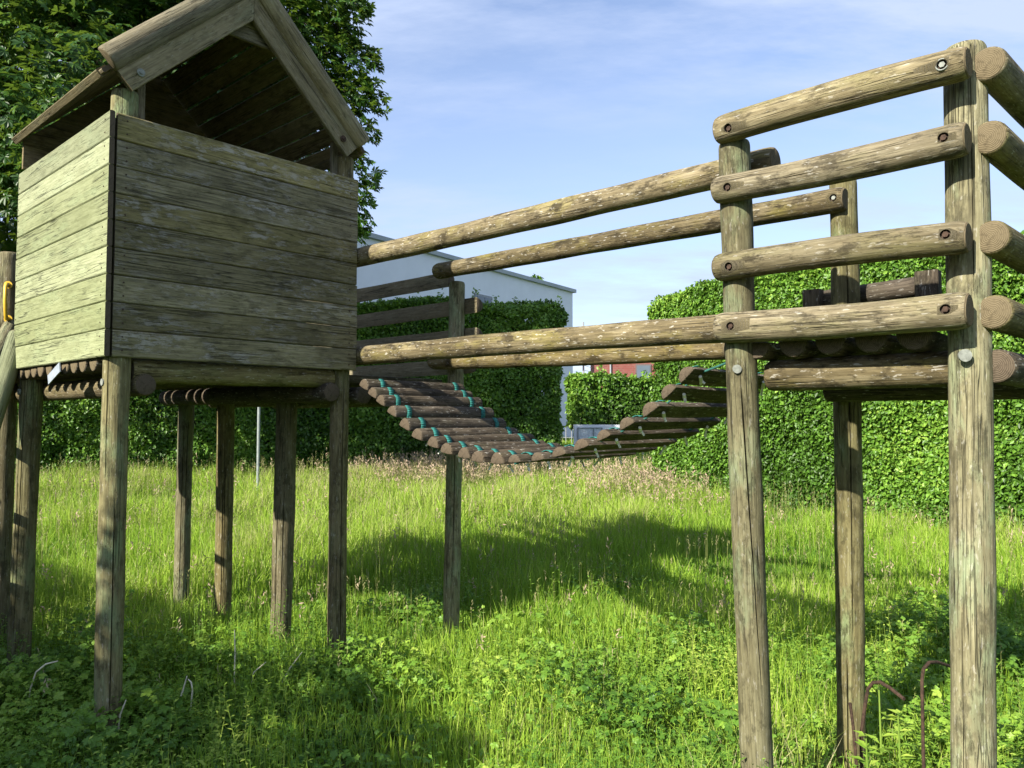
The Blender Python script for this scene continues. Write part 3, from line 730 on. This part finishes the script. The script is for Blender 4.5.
wb = thing('white_building', 'long flat-roofed white rendered building behind the dark hedge', 'building', (2.55, 32, .8))
def wpt(s, o, z): return cor-wd*s+wn*o+Z*z
b = MB(); ax = (-wd, wn, Z); bs = (cor@(-wd), cor@wn)
b.box((bs[0], bs[1]-9, .3), (bs[0]+14.5, bs[1], 6.92), ax); b.build('wall', M['render'], wb, False)
b = MB(); b.box((bs[0]-.12, bs[1]-9.1, 6.922), (bs[0]+14.6, bs[1]+.12, 7.06), ax); b.build('roof_edge', M['cap'], wb, False)
b = MB(); b.box((bs[0]+5.75, bs[1]+.002, 4.9), (bs[0]+6.75, bs[1]+.05, 5.98), ax); wf = b.build('window', M['frame'], wb, False)
b = MB(); b.box((bs[0]+5.84, bs[1]+.03, 5.0), (bs[0]+6.22, bs[1]+.062, 5.9), ax); b.box((bs[0]+6.28, bs[1]+.03, 5.0), (bs[0]+6.66, bs[1]+.062, 5.9), ax); b.build('pane', M['glass'], wf, False)
bh = thing('brick_house', 'red brick house far away in the gap between the hedges', 'house', (7.0, 45, .8))
b = MB(); b.box((5.45, 45, .5), (11, 53, 6.2)); b.build('wall', M['brick'], bh, False)
b = MB(); b.box((5.3, 44.85, 6.202), (11.1, 53.1, 6.5)); b.build('roof', M['cap'], bh, False)
b = MB(); b.box((7.28, 44.95, 3.9), (8.2, 44.998, 4.85)); wf = b.build('window', plain('dark_frame', (.12, .10, .10)), bh, False)
b = MB(); b.box((7.36, 44.93, 3.98), (8.12, 44.96, 4.77)); b.build('pane', M['glass'], wf, False)
b = MB(); b.tube([(5.8, 44.93, .6), (5.8, 44.93, 6.1)], .05, 8); b.build('drainpipe', M['frame'], bh)
oh = thing('tiled_house', 'tiny distant house with an orange tiled roof beside the white building', 'house', (5.2, 62, .8))
b = MB(); b.box((4.6, 62, .4), (6.4, 66, 4.6)); b.build('wall', plain('cream_render', (.6, .5, .38)), oh, False)
b = MB(); e = [(4.5, 61.9, 4.602), (6.5, 61.9, 4.602), (6.5, 66.1, 4.602), (4.5, 66.1, 4.602), (4.5, 64, 5.3), (6.5, 64, 5.3)]
for fc in ((0, 1, 5, 4), (2, 3, 4, 5), (0, 4, 3), (1, 2, 5), (0, 3, 2, 1)): b.quad([e[i] for i in fc])
b.build('roof', plain('orange_tiles', (.42, .17, .08), .8), oh, False)
up_ = at(583.5, 380, 50); b = MB(); b.tube([(up_[0], 50, .5), (up_[0], 50, 8.0)], .06, 8); pl = thing('utility_pole', 'thin utility pole rising beyond the far hedge in the gap', 'pole', (up_[0], 50, .6))
b.build('mast', M['frame'], pl)
for dz, ze in ((4.95, 4.3), (4.65, 4.0), (4.3, 3.7)):
    b = MB(); A = np.array([up_[0], 50, dz+.2]); B = np.array([12, 56, ze+.2]); b.tube([A+(B-A)*t-Z*.5*4*t*(1-t)*.5 for t in np.linspace(0, 1, 9)], .014, 5); b.build('wire', M['frame'], pl)
gw = thing('garden_wall', 'low white garden wall with a framed opening under the far hedge', 'wall', (4, 24.6, .6))
b = MB(); b.box((2.0, 24.6, .3), (7.6, 24.95, 1.42)); b.build('wall', M['render'], gw, False)
b = MB()
for x0, x1, z0_, z1_ in ((2.10, 2.13, .95, 1.33), (2.87, 2.90, .95, 1.33), (2.6, 2.63, .97, 1.31), (2.132, 2.868, 1.31, 1.33), (2.132, 2.868, .95, .97)): b.box((x0, 24.55, z0_), (x1, 24.598, z1_))
wf = b.build('window', M['frame'], gw, False)
b = MB(); b.box((2.132, 24.575, .971), (2.598, 24.597, 1.309)); b.box((2.632, 24.575, .971), (2.868, 24.597, 1.309)); b.build('pane', plain('pale_glass', (.58, .63, .68), .3), wf, False)
fr = thing('metal_railing', 'short dark metal railing at the corner of the white building', 'railing', (1.8, 27, .7))
b = MB()
for x in np.linspace(1.5, 2.1, 4): b.tube([(x, 27, .5), (x, 27, 1.35)], .016, 6)
b.build('post', M['frame'], fr)
b = MB()
for zz in (1.33, .95): b.tube([(1.4, 27, zz), (2.2, 27, zz)], .012, 6)
b.build('bar', M['frame'], fr)

# ================================================================== GROUND, GRASS
xs = np.unique(np.concatenate([np.linspace(-400, -20, 14), np.linspace(-20, 20, 100), np.linspace(20, 400, 14)]))
ys = np.unique(np.concatenate([np.linspace(-200, -6, 10), np.linspace(-6, 32, 100), np.linspace(32, 600, 16)]))
gx, gy = np.meshgrid(xs, ys); gz = ground(gx, gy)
vv = np.stack([gx.ravel(), gy.ravel(), gz.ravel()], 1); nx = len(xs)
ii = np.arange(len(xs)-1)[None]+np.arange(len(ys)-1)[:, None]*nx; ii = ii.ravel()
mg, nt = new_mat('soil_and_moss'); k = N(nt); tc = k.n('ShaderNodeTexCoord').outputs['Object']
c = k.ramp(k.noise(tc, 3.0, 6, .65), [(.3, (.030, .040, .010)), (.55, (.07, .11, .02)), (.75, (.11, .11, .05))])
k.out(k.bsdf(c, .95, k.noise(tc, 30, 4), .6, .03, .1))
tag(fast_mesh('ground', vv, np.stack([ii, ii+1, ii+nx+1, ii+nx], 1), np.full(len(vv), .5), mg, quads=True, smooth=True), kind='structure')

def scatter(n, y0, y1, r, kx=.78, mx=1.0):
    a = kx; # area-uniform over |x| < kx*y+mx
    out = []
    tot = 0
    while tot < n:
        Y = r.uniform(y0, y1, n*2); X = r.uniform(-(kx*y1+mx), kx*y1+mx, n*2)
        ok = np.abs(X) < kx*Y+mx; out.append(np.stack([X[ok], Y[ok]], 1)); tot += ok.sum()
    return np.concatenate(out)[:n]
def in_hedge(X, Y):
    # behind the faces of the two hedges
    dA = np.array([-7.08, 9.5]); s = (X-9.4)*dA[1]-(Y-3.8)*dA[0]
    beh_r = (s > -0.02) & (Y < 13.3)
    l = (Y-14.0)-(X+11.5)*2.0/12.52
    return beh_r | ((l > 0) & (X < 1.0))
r = np.random.default_rng(99)
gv, gt, gr = [], [], []; k0 = 0
def blades(X, Y, h, w, tint, lean=.35):
    global k0
    n = len(X); z = ground(X, Y); a = r.uniform(0, 6.283, n); ld = r.uniform(0, 6.283, n)
    ln = np.abs(r.normal(0, lean, n))*h; px_, py_ = np.cos(a)*w/2, np.sin(a)*w/2
    lx, ly = np.cos(ld)*ln, np.sin(ld)*ln
    p = np.stack([X, Y, z-.02], 1)
    def pt(f, hf, s): return np.stack([X+lx*f+s*px_, Y+ly*f+s*py_, z+h*hf], 1)
    b0 = np.stack([X-px_*.8, Y-py_*.8, z-.02], 1); b1 = np.stack([X+px_*.8, Y+py_*.8, z-.02], 1)
    v = np.stack([b0, b1, pt(.30, .5, -1), pt(.30, .5, 1), pt(1.0, .93, 0)], 1).reshape(-1, 3)
    i = np.arange(n)[:, None]*5+k0
    t = np.concatenate([i+np.array([[0, 1, 3]]), i+np.array([[0, 3, 2]]), i+np.array([[2, 3, 4]])], 1).reshape(-1, 3)
    gv.append(v); gt.append(t); gr.append(np.repeat(tint, 5)); k0 += len(v)
def weedy(X, Y):
    # leafy ground cover near the camera, and at lower right
    w = np.clip((5.0-Y)/1.0, 0, 1)
    w = np.maximum(w, np.clip((X-.5)/.8, 0, 1)*np.clip((6.0-Y)/1.2, 0, 1))
    w = np.maximum(w, np.clip((-.5-X)/1.0, 0, 1)*np.clip((6.6-Y)/1.5, 0, 1)*.8)
    return np.clip(w*.85+.35*snoise(X, Y, 2.0, 77)*(Y < 7), 0, 1)
for y0, y1, dens, w in ((1.9, 4.2, 2300, .0042), (4.2, 6.5, 2600, .0052), (6.5, 10, 2100, .007), (10, 16.6, 1200, .011), (16.6, 30, 130, .03)):
    area = .78*(y1*y1-y0*y0)+2*(y1-y0); n = int(area*dens)
    q = scatter(n, y0, y1, r); X, Y = q[:, 0], q[:, 1]; ok = ~in_hedge(X, Y); X, Y = X[ok], Y[ok]
    wd_ = weedy(X, Y); keep = r.uniform(0, 1, len(X)) > wd_*.62; X, Y, wd_ = X[keep], Y[keep], wd_[keep]
    clump = snoise(X, Y, 3.2, 5); big = snoise(X, Y, .8, 6)
    h = (np.interp(Y, [2, 4.5, 7, 10, 14], [.13, .15, .20, .27, .32])*(1+.25*clump+.18*big))*(1-.3*wd_)*np.clip(r.normal(1, .28, len(X)), .35, 1.9)
    for pb in POST_FEET: h = h*(1-.6*np.exp(-((X-pb[0])**2+(Y-pb[1])**2)/.03))
    h = np.where(Y > 16.6, h*.45, h)
    h = np.clip(h, .07, .62)
    tint = np.clip(.48+.13*big+.10*clump+r.normal(0, .20, len(X))-.15*wd_+.08*(Y > 9), 0, 1)
    blades(X, Y, h, w*r.uniform(.7, 1.4, len(X)), tint)
M['grass'] = leafmat('grass_blade', [(0, (.11, .24, .03)), (.4, (.26, .44, .038)), (.75, (.41, .58, .075)), (.93, (.50, .59, .15)), (1, (.55, .50, .28))], .5, .5)
tag(fast_mesh('tall_grass', np.concatenate(gv), np.concatenate(gt), np.concatenate(gr), M['grass']), 'tall unmown bright green grass covering the garden', 'grass', kind='stuff')

# seed heads: thin stalks with feathery pale heads, many at the hedge foot
gv, gt, gr = [], [], []; k0 = 0
q1 = scatter(9000, 5.6, 16.0, r); q2 = scatter(260, 4.0, 6.5, r)
q3 = np.stack([r.normal(-1.1, 1.0, 1300), r.normal(14.3, .7, 1300)], 1)
q4 = np.stack([r.normal(1.9, .6, 450), r.normal(12.5, .9, 450)], 1)
q = np.concatenate([q1, q2, q3, q4]); sel = ~in_hedge(q[:, 0], q[:, 1]); q = q[sel]
X, Y = q[:, 0], q[:, 1]; n = len(X); z = ground(X, Y); h = np.clip(r.normal(1, .2, n), .5, 1.5)*np.interp(Y, [3, 6, 9, 13], [.27, .30, .38, .50]); sw = np.clip(.0016*Y/4, .0022, .006)
isp = np.concatenate([np.zeros(len(q1)+len(q2)), np.ones(len(q3)+len(q4))])[sel] > .5
isp |= r.uniform(0, 1, n) < .05
pink = np.where(isp, np.clip(.55+r.uniform(0, .5, n), 0, 1), np.clip(r.uniform(-.3, .55, n), 0, .6)); sx_, sy_ = np.zeros(n), np.zeros(n)
blades(X+sx_*0, Y, h*1.02, sw*1.5, np.full(n, .56), .0)
m = 7
for j in range(m):
    t = .74+.26*j/(m-1); l = np.where(isp, .05, .032)*np.interp(Y, [4, 8, 13], [.7, .95, 1.25]); spread = np.where(isp, .010, .002)
    pos = np.stack([X+sx_*h+r.normal(0, 1, n)*spread, Y+sy_*h+r.normal(0, 1, n)*spread, z+h*np.where(isp, t, .78+.22*j/(m-1))], 1)
    v, tr = leaves(pos, r.normal(0, 1, (n, 3)), r.normal(0, .22, (n, 3))*np.where(isp, 2, .6)[:, None]+np.array([0, 0, .9]), l, l*np.where(isp, .3, .22))
    gv.append(v); gt.append(tr+k0); k0 += len(v); gr.append(np.repeat(.55+.45*pink, 4))
M['seed'] = leafmat('grass_seed_head', [(0, (.12, .2, .03)), (.54, (.20, .25, .06)), (.6, (.30, .30, .12)), (.8, (.42, .36, .22)), (1, (.50, .36, .28))], .35, .7)
tag(fast_mesh('grass_seed_heads', np.concatenate(gv), np.concatenate(gt), np.concatenate(gr), M['seed']), 'pale feathery grass seed heads rising above the green blades', 'grass', kind='stuff')

# leafy ground cover: trifoliate / lobed leaves on short stalks, in mounds
n = 46000
q = scatter(n*3, 1.9, 7.2, r); wq = weedy(q[:, 0], q[:, 1]); q = q[(r.uniform(0, 1, len(q)) < wq) & ~in_hedge(q[:, 0], q[:, 1])][:n]
X, Y = q[:, 0], q[:, 1]; n = len(X); z = ground(X, Y)
mound = np.clip(.10+.07*snoise(X, Y, 3.5, 61)+.04*snoise(X, Y, 9, 62), .03, .4)
hh = mound*r.uniform(.35, 1.25, n)
tilt = unit(np.stack([r.normal(0, .45, n), r.normal(0, .45, n)-.1, np.ones(n)], 1))
az = r.uniform(0, 6.283, n); ax = unit(np.stack([np.cos(az), np.sin(az), 0*az], 1)); sd = np.cross(tilt, ax)
C = np.stack([X, Y, z+hh], 1); V_, T_, R_ = [], [], []; kk = 0
size = r.uniform(.015, .030, n)*np.where(r.uniform(0, 1, n) < .15, 1.4, 1.0)
tint = np.clip(.42+.20*snoise(X, Y, 2.4, 63)+r.normal(0, .15, n)+.6*(hh-mound*.8), 0, 1)
for a in (0, 1.25, -1.25, 2.5, -2.5):
    dr = ax*math.cos(a)+sd*math.sin(a); msk = slice(None)
    v, tr = leaves(C, tilt+r.normal(0, .12, (n, 3)), dr, size*(1.0 if abs(a) < 2 else .75), size*.72, .12, .58)
    V_.append(v); T_.append(tr+kk); kk += len(v); R_.append(np.repeat(tint, 4))
ns = 5200
q = scatter(ns*3, 2.0, 7.6, r); wq = weedy(q[:, 0], q[:, 1])*.8+.12; q = q[(r.uniform(0, 1, len(q)) < wq) & ~in_hedge(q[:, 0], q[:, 1])][:ns]
X, Y = q[:, 0], q[:, 1]; n = len(X); z = ground(X, Y); hs = np.clip(r.normal(.22, .06, n)+.05*snoise(X, Y, 2.5, 71), .08, .42)
lx, ly = r.normal(0, .05, n), r.normal(0, .05, n); tn = np.clip(.5+.2*snoise(X, Y, 3, 72)+r.normal(0, .14, n), 0, 1); a0 = r.uniform(0, 6.283, n)
for j in range(9):
    t = .25+.75*j/8; a = a0+j*2.2; pos = np.stack([X+lx*t, Y+ly*t, z+hs*t], 1); dr = np.stack([np.cos(a), np.sin(a), .35+0*a], 1)
    sz = (.045-.022*t)*r.uniform(.7, 1.3, n)
    v, tr = leaves(pos, np.stack([-.4*np.cos(a), -.4*np.sin(a), 1+0*a], 1)+r.normal(0, .15, (n, 3)), dr, sz, sz*.45, .12, .45)
    V_.append(v); T_.append(tr+kk); kk += len(v); R_.append(np.repeat(np.clip(tn+.15*(t-.5), 0, 1), 4))
v = np.stack([np.stack([X-.0018, Y, z], 1), np.stack([X+.0018, Y, z], 1), np.stack([X+lx, Y+ly, z+hs], 1), np.stack([X+lx-.001, Y+ly, z+hs], 1)], 1).reshape(-1, 3)
i4 = np.arange(n)[:, None]*4+kk; T_.append(np.concatenate([i4+np.array([[0, 1, 2]]), i4+np.array([[0, 2, 3]])], 1).reshape(-1, 3)); V_.append(v); kk += len(v); R_.append(np.repeat(tn, 4))
M['weed'] = leafmat('weed_leaf', [(0, (.06, .15, .02)), (.45, (.155, .30, .036)), (.8, (.28, .43, .055)), (1, (.42, .54, .09))], .35, .45)
tag(fast_mesh('ground_cover', np.concatenate(V_), np.concatenate(T_), np.concatenate(R_), M['weed']), 'low leafy ground cover plants with small lobed leaves in the foreground', 'weeds', kind='stuff')

# dry bent stalks in the shaded foreground
M['straw'] = plain('dry_straw', (.72, .66, .5), .8)
def stalk(pxs, Y, label, r_=.0045):
    p = [at(x, y, Y) for x, y in pxs]; g = float(ground(p[0][0], p[0][1])); p[0][2] = g-.03
    b = MB(); b.tube(p, [r_]*(len(p)-1)+[r_*.6], 6)
    tag(b.build('dry_stalk', M['straw'], None, loc=(p[0][0], p[0][1], g)), label, 'dry stalk', 'dry grass stalks in the shade')
stalk([(174, 735), (178, 705), (183, 690), (187, 676)], 4.3, 'pale dry stalk leaning right, left one of the pair beside the front playhouse post')
stalk([(188, 738), (191, 705), (192.5, 690), (191, 682), (188, 679)], 4.3, 'pale dry stalk with hooked tip, right one of the pair beside the front playhouse post')
stalk([(117, 740), (120, 715), (126, 700)], 3.9, 'short pale dry stalk at the foot of the front playhouse post')
stalk([(276, 690), (290, 668), (302, 652)], 4.7, 'slanting pale dry stalk left of the right front playhouse post', .004)
stalk([(248, 685), (254, 672), (266, 662)], 4.7, 'small curved dry stalk between the two front playhouse posts', .004)
stalk([(28, 720), (30, 690), (36, 672), (46, 664), (58, 661)], 4.3, 'arching dry stalk at the far left of the foreground', .0045)
stalk([(234, 690), (235, 650), (234.5, 630)], 4.7, 'upright thin dry stalk with a small head between the front playhouse posts', .004)
# bright green upright plants beside the rods
M['stem'] = leafmat('bright_stem', [(0, (.13, .22, .03)), (1, (.2, .3, .05))], .2, .5)
def herb(x, yt, Y, label, nl, seed, size=.09):
    r2 = np.random.default_rng(seed); p = at(x, yt, Y); g = float(ground(p[0], Y)); t = thing('leafy_herb', label, 'plant', (p[0], Y, g))
    hgt = p[2]-g
    b = MB(); b.tube([(p[0], Y, g-.05), (p[0]+.004, Y, g+hgt*.5), (p[0], Y, p[2])], [.006, .005, .003], 8); b.build('stem', M['stem'], t)
    tt = r2.uniform(.1, 1, nl); a = r2.uniform(0, 6.28, nl)
    pos = np.stack([np.full(nl, p[0]), np.full(nl, Y), g+hgt*tt], 1); dr = np.stack([np.cos(a), np.sin(a), .5+0*a], 1)
    v, tr = leaves(pos, np.stack([-.3*np.cos(a), -.3*np.sin(a), 1+0*a], 1), dr, size*(1.3-.6*tt), size*.35, .15, .45)
    fast_mesh('leaves', v, tr, np.repeat(r2.uniform(.4, 1, nl), 4), M['weed'], t, (p[0], Y, g))
herb(879, 690, 3.35, 'bright green upright stem between the hooked rod and the right corner post', 12, 3)
herb(898, 712, 3.3, 'pale leafy sprig right of the bright green stem', 26, 4, .07)
herb(866, 735, 3.25, 'low bushy sprig at the foot of the rear platform post', 26, 6, .08)

# ================================================================== SKY, SUN, CAMERA
EL = math.radians(32.3)
sh = -V*1.0+U*.02; sh /= np.linalg.norm(sh)
S = sh*math.cos(EL)+Z*math.sin(EL)
w = bpy.data.worlds.new('World'); scene.world = w; w.use_nodes = True; nt = w.node_tree; nt.nodes.clear(); k = N(nt)
sky = k.n('ShaderNodeTexSky', sky_type='NISHITA'); sky.sun_disc = False; sky.sun_elevation = EL
sky.sun_rotation = math.atan2(S[0], S[1]); sky.altitude = 100; sky.air_density = 1.0; sky.dust_density = .6; sky.ozone_density = 2.2
tcw = k.n('ShaderNodeTexCoord').outputs['Generated']
sx = k.n('ShaderNodeSeparateXYZ'); k.put(sx.inputs[0], tcw)
dz = k.math('ADD', k.math('MAXIMUM', sx.outputs[2], 0.0), .22)
cb_ = k.n('ShaderNodeCombineXYZ'); k.put(cb_.inputs[0], k.math('DIVIDE', sx.outputs[0], dz)); k.put(cb_.inputs[1], k.math('DIVIDE', sx.outputs[1], dz))
mp = k.n('ShaderNodeMapping'); k.put(mp.inputs[0], cb_.outputs[0]); mp.inputs['Rotation'].default_value = (0, 0, math.radians(40)); mp.inputs['Scale'].default_value = (.7, 1.9, 1)
c1 = k.noise(mp.outputs[0], 1.7, 8, .62); c2 = k.noise(mp.outputs[0], .55, 3, .5)
cl = k.math('MULTIPLY', k.mrange(c1, .42, .70), k.mrange(c2, .30, .60))
hz = k.mrange(sx.outputs[2], 0.0, .50, .54, .14)
fac = k.math('MINIMUM', k.math('ADD', hz, k.math('MULTIPLY', cl, 1.5)), .92)
b1 = k.n('ShaderNodeBackground'); k.put(b1.inputs['Color'], k.mix(1.0, sky.outputs[0], (1.06, .98, 1.0), 'MULTIPLY')); b1.inputs['Strength'].default_value = .082
b2 = k.n('ShaderNodeBackground'); b2.inputs['Color'].default_value = (.62, .735, 1.0, 1); b2.inputs['Strength'].default_value = .36
mx = k.n('ShaderNodeMixShader'); k.put(mx.inputs[0], fac); nt.links.new(b1.outputs[0], mx.inputs[1]); nt.links.new(b2.outputs[0], mx.inputs[2])
ow = k.n('ShaderNodeOutputWorld'); nt.links.new(mx.outputs[0], ow.inputs['Surface'])
sl_ = bpy.data.lights.new('Sun', 'SUN'); sl_.energy = 3.9; sl_.angle = math.radians(.53); sl_.color = (1.0, .93, .80)
so = bpy.data.objects.new('Sun', sl_); COL.objects.link(so)
from mathutils import Vector
so.rotation_euler = Vector(tuple(-S)).to_track_quat('-Z', 'Y').to_euler(); so.location = (-10, -10, 20)
cd = bpy.data.cameras.new('Camera'); cam = bpy.data.objects.new('Camera', cd); COL.objects.link(cam); scene.camera = cam
cd.sensor_width = 36; cd.lens = 36*F/1024; cd.clip_start = .05; cd.clip_end = 3000
cam.location = (0, 0, H); cam.rotation_euler = (math.pi/2+TH, 0, 0)
vs = scene.view_settings; vs.view_transform = 'Standard'; vs.look = 'None'; vs.exposure = 1.6; vs.gamma = 1
scene.cycles.max_bounces = 10; scene.cycles.diffuse_bounces = 6; scene.cycles.transmission_bounces = 6; scene.cycles.caustics_reflective = False
scene.cycles.use_denoising = True
